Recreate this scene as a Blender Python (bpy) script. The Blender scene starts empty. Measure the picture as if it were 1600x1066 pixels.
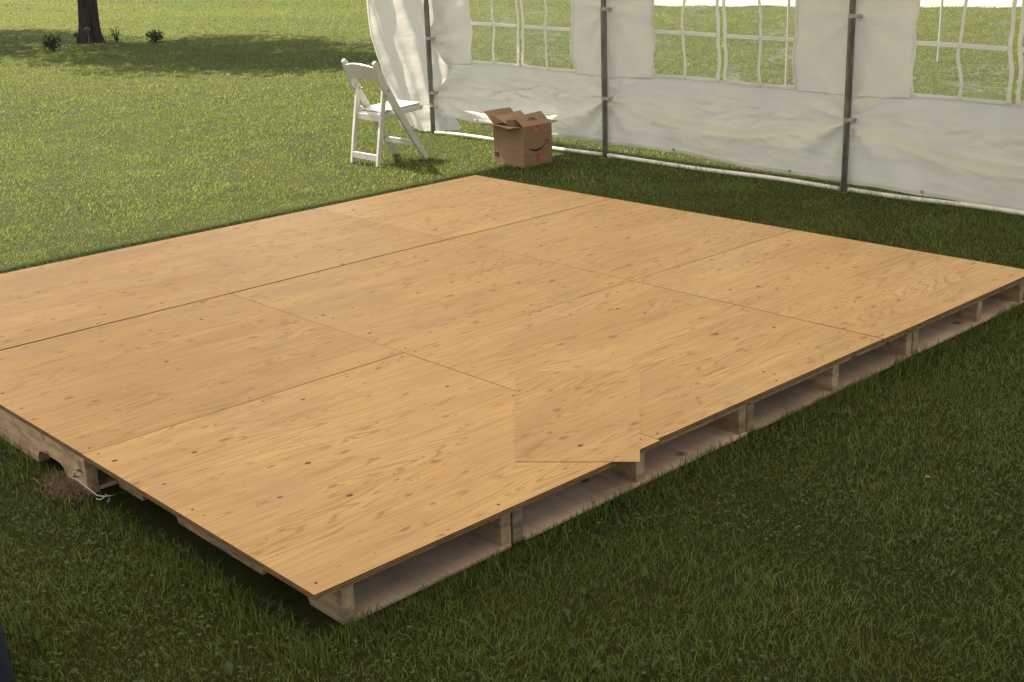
import bpy, bmesh, math, random
import numpy as np
from mathutils import Vector, Matrix, noise

random.seed(7)
rng = np.random.default_rng(11)
scene = bpy.context.scene
C = scene.collection
R = math.radians

# ---------------------------------------------------------------- camera
GZ = -0.14                                  # lawn level; z = 0 is the top of the platform
CX, CY, CZ = -1.4024, -2.2554, 1.4714
PITCH, ROLL, YAW = 0.320698, -0.0375665, 0.827892
fw = Vector((math.cos(YAW)*math.cos(PITCH), math.sin(YAW)*math.cos(PITCH), -math.sin(PITCH)))
rt = Vector((math.sin(YAW), -math.cos(YAW), 0)); up = rt.cross(fw)
r2 = rt*math.cos(ROLL) + up*math.sin(ROLL); u2 = up*math.cos(ROLL) - rt*math.sin(ROLL)
cam_d = bpy.data.cameras.new('camera'); cam = bpy.data.objects.new('camera', cam_d); C.objects.link(cam)
cam.matrix_world = Matrix(((r2.x, u2.x, -fw.x, CX), (r2.y, u2.y, -fw.y, CY), (r2.z, u2.z, -fw.z, CZ), (0, 0, 0, 1)))
cam_d.sensor_width = 36; cam_d.lens = 1956.52/1600*36; cam_d.clip_end = 3000; cam_d.clip_start = .02
scene.camera = cam

# ---------------------------------------------------------------- light
SUN_EL, SUN_AZ = R(52), R(6)               # azimuth from +Y towards -X
sdir = Vector((-math.sin(SUN_AZ)*math.cos(SUN_EL), math.cos(SUN_AZ)*math.cos(SUN_EL), math.sin(SUN_EL)))
w = bpy.data.worlds.new('World'); scene.world = w; w.use_nodes = True
nt = w.node_tree; nt.nodes.clear()
sky = nt.nodes.new('ShaderNodeTexSky'); sky.sky_type = 'NISHITA'; sky.sun_disc = False
sky.sun_elevation = SUN_EL; sky.sun_rotation = -SUN_AZ
sky.dust_density = 3.0; sky.air_density = 1.0; sky.ozone_density = 1.0
bg = nt.nodes.new('ShaderNodeBackground'); bg.inputs['Strength'].default_value = 0.112
wo = nt.nodes.new('ShaderNodeOutputWorld')
hsv = nt.nodes.new('ShaderNodeHueSaturation'); hsv.inputs['Saturation'].default_value = .45
mul = nt.nodes.new('ShaderNodeMix'); mul.data_type = 'RGBA'; mul.blend_type = 'MULTIPLY'; mul.inputs[0].default_value = 1; mul.inputs[7].default_value = (1.0, .95, .86, 1)
nt.links.new(sky.outputs[0], hsv.inputs['Color']); nt.links.new(hsv.outputs[0], mul.inputs[6])   # thin warm haze takes the blue out of the sky
nt.links.new(mul.outputs[2], bg.inputs[0]); nt.links.new(bg.outputs[0], wo.inputs[0])
sd = bpy.data.lights.new('sun', 'SUN'); sd.energy = 5.0; sd.angle = R(0.5); sd.color = (1, .90, .74)
sun = bpy.data.objects.new('sun', sd); C.objects.link(sun)
sun.rotation_euler = (-sdir).to_track_quat('-Z', 'Y').to_euler(); sun.location = (0, 0, 20)
scene.view_settings.view_transform = 'Standard'; scene.view_settings.look = 'None'
scene.view_settings.gamma = 1; scene.view_settings.exposure = 1.25
scene.view_settings.use_curve_mapping = False

# ---------------------------------------------------------------- helpers
def tag(o, label=None, cat=None, group=None, kind=None):
    if label: o['label'] = label
    if cat: o['category'] = cat
    if group: o['group'] = group
    if kind: o['kind'] = kind
    return o
def empty(name, loc=(0, 0, 0), rz=0):
    o = bpy.data.objects.new(name, None); C.objects.link(o); o.location = loc
    o.rotation_euler = (0, 0, rz); o.empty_display_size = .1
    return o
def obj(name, bm, mat, parent=None, loc=(0, 0, 0), smooth=False):
    me = bpy.data.meshes.new(name); bm.normal_update(); bm.to_mesh(me); bm.free()
    for m in (mat if isinstance(mat, (list, tuple)) else [mat]): me.materials.append(m)
    if smooth:
        for p in me.polygons: p.use_smooth = True
    o = bpy.data.objects.new(name, me); C.objects.link(o); o.location = loc
    if parent: o.parent = parent
    return o
def fast_mesh(name, verts, faces_flat, loop_start, loop_total, mat, attrs=None, smooth=False):
    me = bpy.data.meshes.new(name)
    me.vertices.add(len(verts)); me.vertices.foreach_set('co', verts.astype(np.float32).ravel())
    me.loops.add(len(faces_flat)); me.loops.foreach_set('vertex_index', faces_flat.astype(np.int32))
    me.polygons.add(len(loop_start)); me.polygons.foreach_set('loop_start', loop_start.astype(np.int32))
    me.polygons.foreach_set('loop_total', loop_total.astype(np.int32))
    if smooth: me.polygons.foreach_set('use_smooth', np.ones(len(loop_start), dtype=bool))
    for k, v in (attrs or {}).items():
        a = me.attributes.new(k, 'FLOAT', 'POINT'); a.data.foreach_set('value', v.astype(np.float32))
    me.update(calc_edges=True); me.validate()
    me.materials.append(mat)
    o = bpy.data.objects.new(name, me); C.objects.link(o)
    return o
def box(bm, x0, x1, y0, y1, z0, z1, M=None, mi=0, bev=0):
    vs = [Vector((x, y, z)) for x in (x0, x1) for y in (y0, y1) for z in (z0, z1)]
    if M: vs = [M @ v for v in vs]
    v = [bm.verts.new(p) for p in vs]
    fs = [bm.faces.new([v[i] for i in q]) for q in ((0,1,3,2), (4,6,7,5), (0,4,5,1), (2,3,7,6), (0,2,6,4), (1,5,7,3))]
    for f in fs: f.material_index = mi
    if bev:
        es = list({e for f in fs for e in f.edges})
        bmesh.ops.bevel(bm, geom=es, offset=bev, segments=2, affect='EDGES', profile=.5)
    return fs
def prism(bm, pts, n, bev=0):
    """closed polygon pts (Vectors) extruded by vector n"""
    a = [bm.verts.new(p) for p in pts]; b = [bm.verts.new(p + n) for p in pts]
    k = len(a); fs = [bm.faces.new(a[::-1]), bm.faces.new(b)]
    for i in range(k): fs.append(bm.faces.new([a[i], a[(i+1) % k], b[(i+1) % k], b[i]]))
    if bev:
        es = [e for e in {e for f in fs for e in f.edges}]
        bmesh.ops.bevel(bm, geom=es, offset=bev, segments=2, affect='EDGES', profile=.5)
def tube(bm, pts, rad, n=10, cap=True):
    rings = []
    pts = [Vector(p) for p in pts]
    for i, p in enumerate(pts):
        t = (pts[min(i+1, len(pts)-1)] - pts[max(i-1, 0)]).normalized()
        a = t.cross(Vector((0, 0, 1)))
        if a.length < .05: a = t.cross(Vector((1, 0, 0)))
        a.normalize(); b = t.cross(a).normalized()
        rr = rad[i] if isinstance(rad, (list, tuple)) else rad
        rings.append([bm.verts.new(p + a*rr*math.cos(k*2*math.pi/n) + b*rr*math.sin(k*2*math.pi/n)) for k in range(n)])
    for r0, r1 in zip(rings, rings[1:]):
        for k in range(n): bm.faces.new([r0[k], r0[(k+1) % n], r1[(k+1) % n], r1[k]])
    if cap: bm.faces.new(rings[0][::-1]); bm.faces.new(rings[-1])

class MatB:
    def __init__(s, name):
        s.m = bpy.data.materials.new(name); s.m.use_nodes = True; s.t = s.m.node_tree; s.t.nodes.clear()
        s.out = s.n('ShaderNodeOutputMaterial')
    def n(s, typ, **kw):
        nd = s.t.nodes.new(typ)
        for k, v in kw.items():
            if k.startswith('i_'):
                key = k[2:]; key = int(key) if key.isdigit() else key.replace('_', ' ')
                nd.inputs[key].default_value = v
            else: setattr(nd, k, v)
        return nd
    def l(s, a, b): s.t.links.new(a, b)
    def math(s, op, a, b=None, c=None, clamp=False):
        nd = s.t.nodes.new('ShaderNodeMath'); nd.operation = op; nd.use_clamp = clamp
        for i, v in enumerate((a, b, c)):
            if v is None: continue
            if isinstance(v, (int, float)): nd.inputs[i].default_value = v
            else: s.l(v, nd.inputs[i])
        return nd.outputs[0]
    def mapping(s, vec, scale=(1, 1, 1), loc=(0, 0, 0)):
        nd = s.n('ShaderNodeMapping'); nd.inputs['Scale'].default_value = scale; nd.inputs['Location'].default_value = loc
        s.l(vec, nd.inputs[0]); return nd.outputs[0]
    def noise(s, vec, scale=1, detail=3, rough=.5, dist=0, dim='3D', w=None):
        nd = s.n('ShaderNodeTexNoise'); nd.noise_dimensions = dim
        nd.inputs['Scale'].default_value = scale; nd.inputs['Detail'].default_value = detail
        nd.inputs['Roughness'].default_value = rough; nd.inputs['Distortion'].default_value = dist
        s.l(vec, nd.inputs['Vector'])
        if w is not None: s.l(w, nd.inputs['W'])
        return nd.outputs[0]
    def ramp(s, fac, stops):
        nd = s.n('ShaderNodeValToRGB'); el = nd.color_ramp.elements
        while len(el) < len(stops): el.new(.5)
        for e, (p, c) in zip(el, stops):
            e.position = p; e.color = (*c, 1) if isinstance(c, (list, tuple)) else (c, c, c, 1)
        s.l(fac, nd.inputs[0]); return nd.outputs[0]
    def mix(s, fac, a, b, typ='MIX'):
        nd = s.n('ShaderNodeMix'); nd.data_type = 'RGBA'; nd.blend_type = typ
        for sock, v in ((nd.inputs[0], fac), (nd.inputs[6], a), (nd.inputs[7], b)):
            if isinstance(v, (int, float)): sock.default_value = v
            elif isinstance(v, tuple): sock.default_value = (*v, 1)
            else: s.l(v, sock)
        return nd.outputs[2]
    def bump(s, h, strength=.3, dist=.01):
        nd = s.n('ShaderNodeBump'); nd.inputs['Strength'].default_value = strength; nd.inputs['Distance'].default_value = dist
        s.l(h, nd.inputs['Height']); return nd.outputs[0]
    def bsdf(s, col, rough=.6, spec=.4, metal=0, normal=None, connect=True):
        b = s.n('ShaderNodeBsdfPrincipled')
        if isinstance(col, tuple): b.inputs['Base Color'].default_value = (*col, 1)
        else: s.l(col, b.inputs['Base Color'])
        if isinstance(rough, (int, float)): b.inputs['Roughness'].default_value = rough
        else: s.l(rough, b.inputs['Roughness'])
        b.inputs['Specular IOR Level'].default_value = spec; b.inputs['Metallic'].default_value = metal
        if normal is not None: s.l(normal, b.inputs['Normal'])
        if connect: s.l(b.outputs[0], s.out.inputs[0])
        return b
    @property
    def obj(s): return s.n('ShaderNodeTexCoord').outputs['Object']
    @property
    def pos(s): return s.n('ShaderNodeNewGeometry').outputs['Position']
    @property
    def rand(s): return s.n('ShaderNodeObjectInfo').outputs['Random']

def paint_mat(name, col, rough=.5, spec=.4, metal=0, var=.12, scale=8, bump=0):
    m = MatB(name); n = m.noise(m.obj, scale, 4, .6)
    c = m.mix(m.ramp(n, [(.3, 0), (.7, 1)]), tuple(x*(1-var) for x in col), tuple(min(1, x*(1+var*.5)) for x in col))
    m.bsdf(c, rough, spec, metal, m.bump(m.noise(m.obj, scale*12, 3), bump, .004) if bump else None)
    return m.m

# ---------------------------------------------------------------- materials
def plywood_mat():
    m = MatB('plywood'); o = m.obj; rnd = m.rand
    off = m.n('ShaderNodeCombineXYZ'); m.l(m.math('MULTIPLY', rnd, 37.0), off.inputs[0]); m.l(m.math('MULTIPLY', rnd, 91.0), off.inputs[1])
    ad = m.n('ShaderNodeVectorMath', operation='ADD'); m.l(o, ad.inputs[0]); m.l(off.outputs[0], ad.inputs[1]); v = ad.outputs[0]
    # knots : stretched voronoi cells, only some cells carry one
    vk = m.n('ShaderNodeTexVoronoi', voronoi_dimensions='2D'); vk.inputs['Scale'].default_value = 1
    wv = m.n('ShaderNodeVectorMath', operation='ADD'); m.l(m.mapping(v, (5.2, 11.5, 1)), wv.inputs[0])
    nv = m.n('ShaderNodeTexNoise'); nv.inputs['Scale'].default_value = 9; m.l(v, nv.inputs['Vector'])
    sc = m.n('ShaderNodeVectorMath', operation='SCALE'); sc.inputs['Scale'].default_value = .22; m.l(nv.outputs['Color'], sc.inputs[0]); m.l(sc.outputs[0], wv.inputs[1])
    m.l(wv.outputs[0], vk.inputs['Vector']); vk.inputs['Randomness'].default_value = 1
    sep = m.n('ShaderNodeSeparateColor'); m.l(vk.outputs['Color'], sep.inputs[0])
    size = m.math('MULTIPLY', m.math('GREATER_THAN', sep.outputs[0], .38), m.math('MULTIPLY_ADD', m.math('POWER', sep.outputs[1], 2.0), .13, .035))
    kd = m.math('DIVIDE', vk.outputs['Distance'], m.math('MAXIMUM', size, .0001))
    knot = m.ramp(kd, [(.35, 1), (1.0, 0)])
    halo = m.math('MULTIPLY', m.ramp(m.math('MULTIPLY', kd, .25), [(.2, 1), (.9, 0)]), m.math('GREATER_THAN', sep.outputs[0], .42))
    # rotary cut figure: contour bands of a long noise field, swirling round the knots
    rate = m.math('MULTIPLY_ADD', rnd, 4.0, 6.0)
    cx = m.n('ShaderNodeCombineXYZ'); sp = m.n('ShaderNodeSeparateXYZ'); m.l(v, sp.inputs[0])
    m.l(m.math('MULTIPLY', sp.outputs[0], .75), cx.inputs[0]); m.l(m.math('MULTIPLY', sp.outputs[1], rate), cx.inputs[1])
    field = m.noise(cx.outputs[0], 1.0, 2.2, .42, .22)
    f2 = m.math('ADD', field, m.math('MULTIPLY', halo, .035))
    w1 = m.math('SINE', m.math('MULTIPLY', f2, 150.0))
    lines = m.ramp(m.math('MULTIPLY_ADD', w1, .5, .5), [(.0, 1), (.14, .25), (.42, 0)])
    w2 = m.math('SINE', m.math('MULTIPLY', f2, 43.0))
    bands = m.math('MULTIPLY_ADD', w2, .5, .5)
    fib = m.noise(m.mapping(v, (5, 190, 1)), 1, 3, .6)
    fib2 = m.noise(m.mapping(v, (1.4, 26, 1)), 1, 4, .6)
    broad = m.noise(m.mapping(v, (.9, 3.2, 1)), 1, 3, .5)
    tone = m.ramp(broad, [(.3, (.50, .298, .118)), (.5, (.585, .364, .150)), (.72, (.67, .438, .190))])
    tone = m.mix(m.ramp(fib2, [(.36, .38), (.60, 0)]), tone, (.42, .235, .10))
    tone = m.mix(m.math('MULTIPLY', bands, .20), tone, (.74, .51, .26))
    lm = m.math('MULTIPLY', lines, m.ramp(m.noise(m.mapping(v, (1.6, 5, 1), (3, 9, 0)), 1, 2), [(.35, .14), (.60, .75)]))
    tone = m.mix(lm, tone, (.33, .17, .065))
    tone = m.mix(m.ramp(fib, [(.30, .42), (.54, 0)]), tone, (.36, .20, .085))
    tone = m.mix(m.math('MULTIPLY', knot, .72), tone, (.215, .105, .04))
    # pin knots and fastener heads
    vd = m.n('ShaderNodeTexVoronoi', voronoi_dimensions='2D'); m.l(m.mapping(v, (5.6, 7.4, 1), (5.3, 2.2, 0)), vd.inputs['Vector']); vd.inputs['Scale'].default_value = 1
    sd_ = m.n('ShaderNodeSeparateColor'); m.l(vd.outputs['Color'], sd_.inputs[0])
    ds = m.math('MULTIPLY', m.math('GREATER_THAN', sd_.outputs[0], .45), m.math('MULTIPLY_ADD', m.math('POWER', sd_.outputs[2], 3.0), .050, .014))
    dot = m.math('LESS_THAN', vd.outputs['Distance'], ds)
    tone = m.mix(m.math('MULTIPLY', dot, .9), tone, (.05, .022, .012))
    scuff = m.noise(m.mapping(v, (2.2, 3.0, 1), (1, 7, 0)), 1, 5, .65, .5)
    tone = m.mix(m.ramp(scuff, [(.50, 0), (.68, .34)]), tone, (.40, .255, .145))
    smear = m.noise(m.mapping(v, (16, 9, 1), (4, 2, 0)), 1, 4, .7, 1.0)
    tone = m.mix(m.ramp(smear, [(.62, 0), (.74, .30)]), tone, (.33, .20, .11))
    oc = m.n('ShaderNodeObjectInfo').outputs['Color']      # every sheet has a tone of its own
    hs = m.n('ShaderNodeMix'); hs.data_type = 'RGBA'; hs.blend_type = 'MULTIPLY'; hs.inputs[0].default_value = 1; m.l(tone, hs.inputs[6]); m.l(oc, hs.inputs[7])
    h = m.math('SUBTRACT', m.math('MULTIPLY', fib, .6), m.math('MULTIPLY', lines, .4))
    m.bsdf(hs.outputs[2], m.math('MULTIPLY_ADD', fib2, .2, .42), .32, 0, m.bump(h, .15, .002))
    return m.m
def plyedge_mat():
    m = MatB('plywood_edge'); o = m.obj; sp = m.n('ShaderNodeSeparateXYZ'); m.l(o, sp.inputs[0])
    z = m.math('ADD', m.math('MULTIPLY', sp.outputs[2], 1/.018*5), m.math('MULTIPLY', m.noise(o, 5, 2), .5))
    st = m.ramp(m.math('FRACT', m.math('MULTIPLY', z, .5)), [(.0, 0), (.44, .15), (.5, 1), (.94, .9), (1, 0)])
    c = m.mix(st, (.38, .23, .11), (.13, .07, .035))
    c = m.mix(m.ramp(m.noise(m.mapping(o, (22, 22, 200)), 1, 4, .7), [(.42, 0), (.62, .7)]), c, (.10, .055, .03))
    m.bsdf(c, .75, .2); return m.m
def lumber_mat(name, a, b, c):
    m = MatB(name); o = m.obj; r = m.rand
    f = m.noise(m.mapping(o, (60, 3, 60)), 1, 4, .6, .3)
    g = m.noise(o, 4, 4, .6)
    col = m.mix(m.ramp(f, [(.32, 0), (.66, 1)]), a, b)
    col = m.mix(m.ramp(g, [(.45, 0), (.75, .55)]), col, c)
    dk = .30 if name == 'bottom_board_wood' else .75
    dirt = m.noise(m.mapping(o, (7, 7, 18), (2, 5, 1)), 1, 5, .7, .4)
    col = m.mix(m.ramp(dirt, [(.46, 0), (.68, dk)]), col, tuple(x*.42 for x in c))
    kn = m.n('ShaderNodeTexVoronoi'); kn.inputs['Scale'].default_value = 6; m.l(o, kn.inputs['Vector'])
    col = m.mix(m.math('MULTIPLY', m.ramp(kn.outputs['Distance'], [(.06, 1), (.16, 0)]), .8), col, tuple(x*.22 for x in c))
    hs = m.n('ShaderNodeHueSaturation'); m.l(m.math('MULTIPLY_ADD', r, .4, .78), hs.inputs['Value']); m.l(col, hs.inputs['Color'])
    m.bsdf(hs.outputs[0], .8, .2, 0, m.bump(f, .4, .003)); return m.m
def cloth_mat(name, col, trans, weave=900):
    m = MatB(name); o = m.obj
    sp = m.n('ShaderNodeSeparateXYZ'); m.l(o, sp.inputs[0])
    wv = m.math('ADD', m.math('SINE', m.math('MULTIPLY', sp.outputs[1], weave)), m.math('SINE', m.math('MULTIPLY', sp.outputs[2], weave)))
    stain = m.noise(m.mapping(o, (2, 2, 1.2)), 1.3, 5, .6)
    c = m.mix(m.ramp(stain, [(.35, 0), (.75, 1)]), tuple(x*.90 for x in col), col)
    cr = m.noise(m.mapping(o, (3, 3.5, 8)), 1.5, 5, .55, .4)
    cr2 = m.noise(m.mapping(o, (10, 7, 26)), 1, 3, .5, .8)
    bp = m.bump(m.math('ADD', m.math('MULTIPLY', cr, 1.0), m.math('ADD', m.math('MULTIPLY', cr2, .18), m.math('MULTIPLY', wv, .012))), .42, .02)
    b = m.bsdf(c, .55, .25, 0, bp, connect=False)
    t = m.n('ShaderNodeBsdfTranslucent'); m.l(c, t.inputs[0]); m.l(bp, t.inputs['Normal'])
    mx = m.n('ShaderNodeMixShader'); mx.inputs[0].default_value = trans
    m.l(b.outputs[0], mx.inputs[1]); m.l(t.outputs[0], mx.inputs[2]); m.l(mx.outputs[0], m.out.inputs[0])
    return m.m
def vinyl_mat():
    m = MatB('clear_vinyl'); o = m.obj
    cr = m.noise(m.mapping(o, (4, 5, 9)), 1.2, 5, .6, 1.2)
    bp = m.bump(cr, .8, .03)
    g = m.n('ShaderNodeBsdfGlossy'); g.inputs['Roughness'].default_value = .09; g.inputs['Color'].default_value = (.9, .9, .88, 1); m.l(bp, g.inputs['Normal'])
    tr = m.n('ShaderNodeBsdfTransparent'); tr.inputs['Color'].default_value = (.90, .91, .86, 1)
    hz = m.n('ShaderNodeBsdfTranslucent'); hz.inputs['Color'].default_value = (.8, .8, .76, 1)
    df = m.n('ShaderNodeBsdfDiffuse'); df.inputs['Color'].default_value = (.8, .8, .77, 1)
    ms = m.n('ShaderNodeMixShader'); ms.inputs[0].default_value = .5; m.l(hz.outputs[0], ms.inputs[1]); m.l(df.outputs[0], ms.inputs[2])
    m1 = m.n('ShaderNodeMixShader')
    glint = m.ramp(m.noise(m.mapping(o, (1, 3, 40)), 1.6, 3, .5, 2.5), [(.535, .10), (.57, .42), (.605, .10)])  # crinkle highlights put in as pale bands over an even haze
    m.l(glint, m1.inputs[0]); m.l(tr.outputs[0], m1.inputs[1]); m.l(ms.outputs[0], m1.inputs[2])
    def glint_lines(sc, rot, off, lo, hi):  # glare on the creases, mixed in as thin white lines
        mp = m.n('ShaderNodeMapping'); mp.inputs['Scale'].default_value = (1, sc[0], sc[1]); mp.inputs['Rotation'].default_value = (R(rot), 0, 0); mp.inputs['Location'].default_value = (off, off*2, off); m.l(o, mp.inputs[0])
        nn_ = m.noise(mp.outputs[0], 1, 3, .5, .6)
        ln = m.ramp(m.math('ABSOLUTE', m.math('SUBTRACT', nn_, .5)), [(.0, 1), (.022, 0)])
        mk = m.ramp(m.noise(m.mapping(o, (1, 3.2, 3.2), (off, 1, off)), 1, 4, .6), [(lo, 0), (hi, 1)])
        return m.math('MULTIPLY', ln, mk)
    sk = m.math('MAXIMUM', glint_lines((1.2, 7), 38, 3.1, .50, .60), m.math('MAXIMUM', glint_lines((2, 16), 4, 8.2, .52, .60), glint_lines((1.5, 6), -40, 5.5, .56, .62)))
    m1b = m.n('ShaderNodeMixShader'); m.l(m.math('MULTIPLY', sk, .60), m1b.inputs[0]); m.l(m1.outputs[0], m1b.inputs[1]); m.l(ms.outputs[0], m1b.inputs[2]); m1 = m1b
    fr = m.n('ShaderNodeFresnel'); fr.inputs[0].default_value = 1.35; m.l(bp, fr.inputs['Normal'])
    m2 = m.n('ShaderNodeMixShader'); m.l(m.math('MULTIPLY', fr.outputs[0], .8), m2.inputs[0]); m.l(m1.outputs[0], m2.inputs[1]); m.l(g.outputs[0], m2.inputs[2])
    m.l(m2.outputs[0], m.out.inputs[0]); return m.m
def lawn_colour(m, v):
    big = m.noise(m.mapping(v, (.35, .12, 1)), 1, 4, .55)
    mid = m.noise(v, 2.6, 4, .6)
    return big, mid
def ground_mat():
    m = MatB('lawn_ground'); v = m.pos
    big, mid = lawn_colour(m, v)
    fine = m.noise(v, 38, 4, .7)
    c = m.mix(m.ramp(big, [(.40, 0), (.60, 1)]), (.066, .084, .017), (.112, .120, .024))
    c = m.mix(m.ramp(mid, [(.35, .5), (.6, 0)]), c, (.068, .080, .016))
    c = m.mix(m.ramp(fine, [(.42, .55), (.62, 0)]), c, (.060, .070, .014))
    # close-by soil colour, darkened further for the shade in gaps between blades
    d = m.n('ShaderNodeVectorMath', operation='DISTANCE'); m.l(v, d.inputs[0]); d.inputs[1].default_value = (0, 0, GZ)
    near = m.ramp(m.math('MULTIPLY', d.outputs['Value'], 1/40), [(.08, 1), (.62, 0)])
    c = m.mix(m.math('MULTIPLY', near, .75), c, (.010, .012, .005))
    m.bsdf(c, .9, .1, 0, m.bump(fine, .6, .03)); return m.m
def grass_mat():
    m = MatB('grass_blades'); v = m.pos
    a = m.n('ShaderNodeAttribute', attribute_name='rnd').outputs['Fac']
    t = m.n('ShaderNodeAttribute', attribute_name='tip').outputs['Fac']
    big, mid = lawn_colour(m, v)
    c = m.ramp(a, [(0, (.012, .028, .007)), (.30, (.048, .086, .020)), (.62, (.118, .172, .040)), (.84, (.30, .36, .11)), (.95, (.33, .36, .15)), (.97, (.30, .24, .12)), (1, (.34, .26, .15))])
    c = m.mix(m.ramp(big, [(.35, 0), (.7, .55)]), c, (.200, .210, .045))
    c = m.mix(m.ramp(mid, [(.56, 0), (.72, .50)]), c, (.150, .115, .045))
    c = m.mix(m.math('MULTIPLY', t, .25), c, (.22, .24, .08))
    c = m.mix(1.0, c, (.91, 1.0, 1.0), 'MULTIPLY')
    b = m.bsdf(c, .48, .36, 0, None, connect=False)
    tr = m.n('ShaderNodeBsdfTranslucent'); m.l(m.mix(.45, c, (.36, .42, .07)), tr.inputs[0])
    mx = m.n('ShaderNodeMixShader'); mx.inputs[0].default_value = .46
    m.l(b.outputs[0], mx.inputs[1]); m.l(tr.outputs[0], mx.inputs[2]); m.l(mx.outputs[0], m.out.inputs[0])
    return m.m
def leaf_mat(name, a, b, trans=.3):
    m = MatB(name); v = m.obj
    at = m.n('ShaderNodeAttribute', attribute_name='rnd').outputs['Fac']
    c = m.mix(at, a, b)
    bb = m.bsdf(c, .5, .35, 0, None, connect=False)
    tr = m.n('ShaderNodeBsdfTranslucent'); m.l(c, tr.inputs[0])
    mx = m.n('ShaderNodeMixShader'); mx.inputs[0].default_value = trans
    m.l(bb.outputs[0], mx.inputs[1]); m.l(tr.outputs[0], mx.inputs[2]); m.l(mx.outputs[0], m.out.inputs[0])
    return m.m
def bark_mat():
    m = MatB('bark'); o = m.obj
    n = m.noise(m.mapping(o, (14, 14, 2.2)), 1, 6, .7, .6)
    c = m.ramp(n, [(.3, (.025, .021, .019)), (.55, (.075, .060, .052)), (.8, (.15, .12, .10))])
    m.bsdf(c, .95, .1, 0, m.bump(n, 1, .06)); return m.m
def metal_mat():
    m = MatB('galvanised_steel'); o = m.obj
    n = m.noise(m.mapping(o, (30, 30, 6)), 1, 4, .6)
    m.bsdf(m.ramp(n, [(.3, (.13, .13, .125)), (.7, (.27, .265, .25))]), m.math('MULTIPLY_ADD', n, .25, .25), .5, .85); return m.m
def card_mat(name, k=1.0):
    m = MatB(name); o = m.obj
    n = m.noise(m.mapping(o, (3, 3, 30)), 2, 4, .6); g = m.noise(o, 14, 4)
    c = m.mix(m.ramp(n, [(.3, 0), (.7, 1)]), (.235*k, .155*k, .10*k), (.30*k, .20*k, .13*k))
    c = m.mix(m.ramp(g, [(.5, 0), (.8, .3)]), c, (.30*k, .19*k, .12*k))
    m.bsdf(c, .8, .2, 0, m.bump(n, .15, .003)); return m.m

M_ply, M_edge = plywood_mat(), plyedge_mat()
M_lum = lumber_mat('pallet_lumber', (.40, .28, .17), (.58, .42, .26), (.28, .19, .12))
M_pink = lumber_mat('bottom_board_wood', (.68, .49, .36), (.80, .60, .45), (.52, .36, .26))
M_cloth = cloth_mat('tent_cloth', (.80, .785, .745), .42)
M_roof = cloth_mat('roof_cloth', (.80, .775, .70), .37)
M_trim = cloth_mat('white_vinyl_trim', (.95, .945, .92), .66)
M_vinyl = vinyl_mat()
M_steel = metal_mat()
M_whitepaint = paint_mat('white_painted_rail', (.72, .70, .66), .4, .5, 0, .25, 12)
M_plastic = paint_mat('grey_plastic_clip', (.36, .355, .33), .4, .5)
M_resin = paint_mat('white_resin', (.56, .555, .53), .35, .5, 0, .12, 9)
M_card, M_cardin = card_mat('cardboard'), card_mat('cardboard_inside', 1.12)
M_red = paint_mat('red_tape', (.42, .045, .03), .35, .5, 0, .3, 60)
M_tapew = paint_mat('tape_print', (.60, .36, .28), .35, .5)
M_ink = paint_mat('dark_ink', (.022, .014, .022), .5, .3)
M_screw = paint_mat('screw_steel', (.045, .035, .028), .5, .5, .3)
M_black = paint_mat('black_screw', (.02, .02, .02), .4, .5)
M_chrome = paint_mat('zinc_hook', (.40, .40, .41), .28, .5, 1, .1)
M_teal = paint_mat('teal_canvas', (.010, .022, .030), .8, .2, 0, .4, 30, .3)
M_bark = bark_mat()
M_grass, M_ground = grass_mat(), ground_mat()
M_leaf = leaf_mat('clover_leaf', (.040, .072, .018), (.11, .155, .042))
M_crown = leaf_mat('tree_leaf', (.035, .07, .012), (.08, .12, .02))
M_shrub = leaf_mat('shrub_leaf', (.030, .055, .018), (.07, .11, .035))
M_drypetal = leaf_mat('dry_petal', (.16, .15, .12), (.34, .32, .26))
M_straw = leaf_mat('dead_grass', (.17, .115, .075), (.36, .26, .18))
M_petal = leaf_mat('white_petal', (.55, .55, .48), (.8, .8, .74))

# ---------------------------------------------------------------- ground
bm = bmesh.new()
xs = [-400, -60, -12, -4, 0, 4, 10, 20, 40, 90, 200, 900]
grid = [[bm.verts.new((x, y, GZ)) for y in xs] for x in xs]
for i in range(len(xs)-1):
    for j in range(len(xs)-1): bm.faces.new([grid[i][j], grid[i+1][j], grid[i+1][j+1], grid[i][j+1]])
tag(obj('lawn', bm, M_ground), 'lawn ground under the grass', None, None, 'structure')

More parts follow.
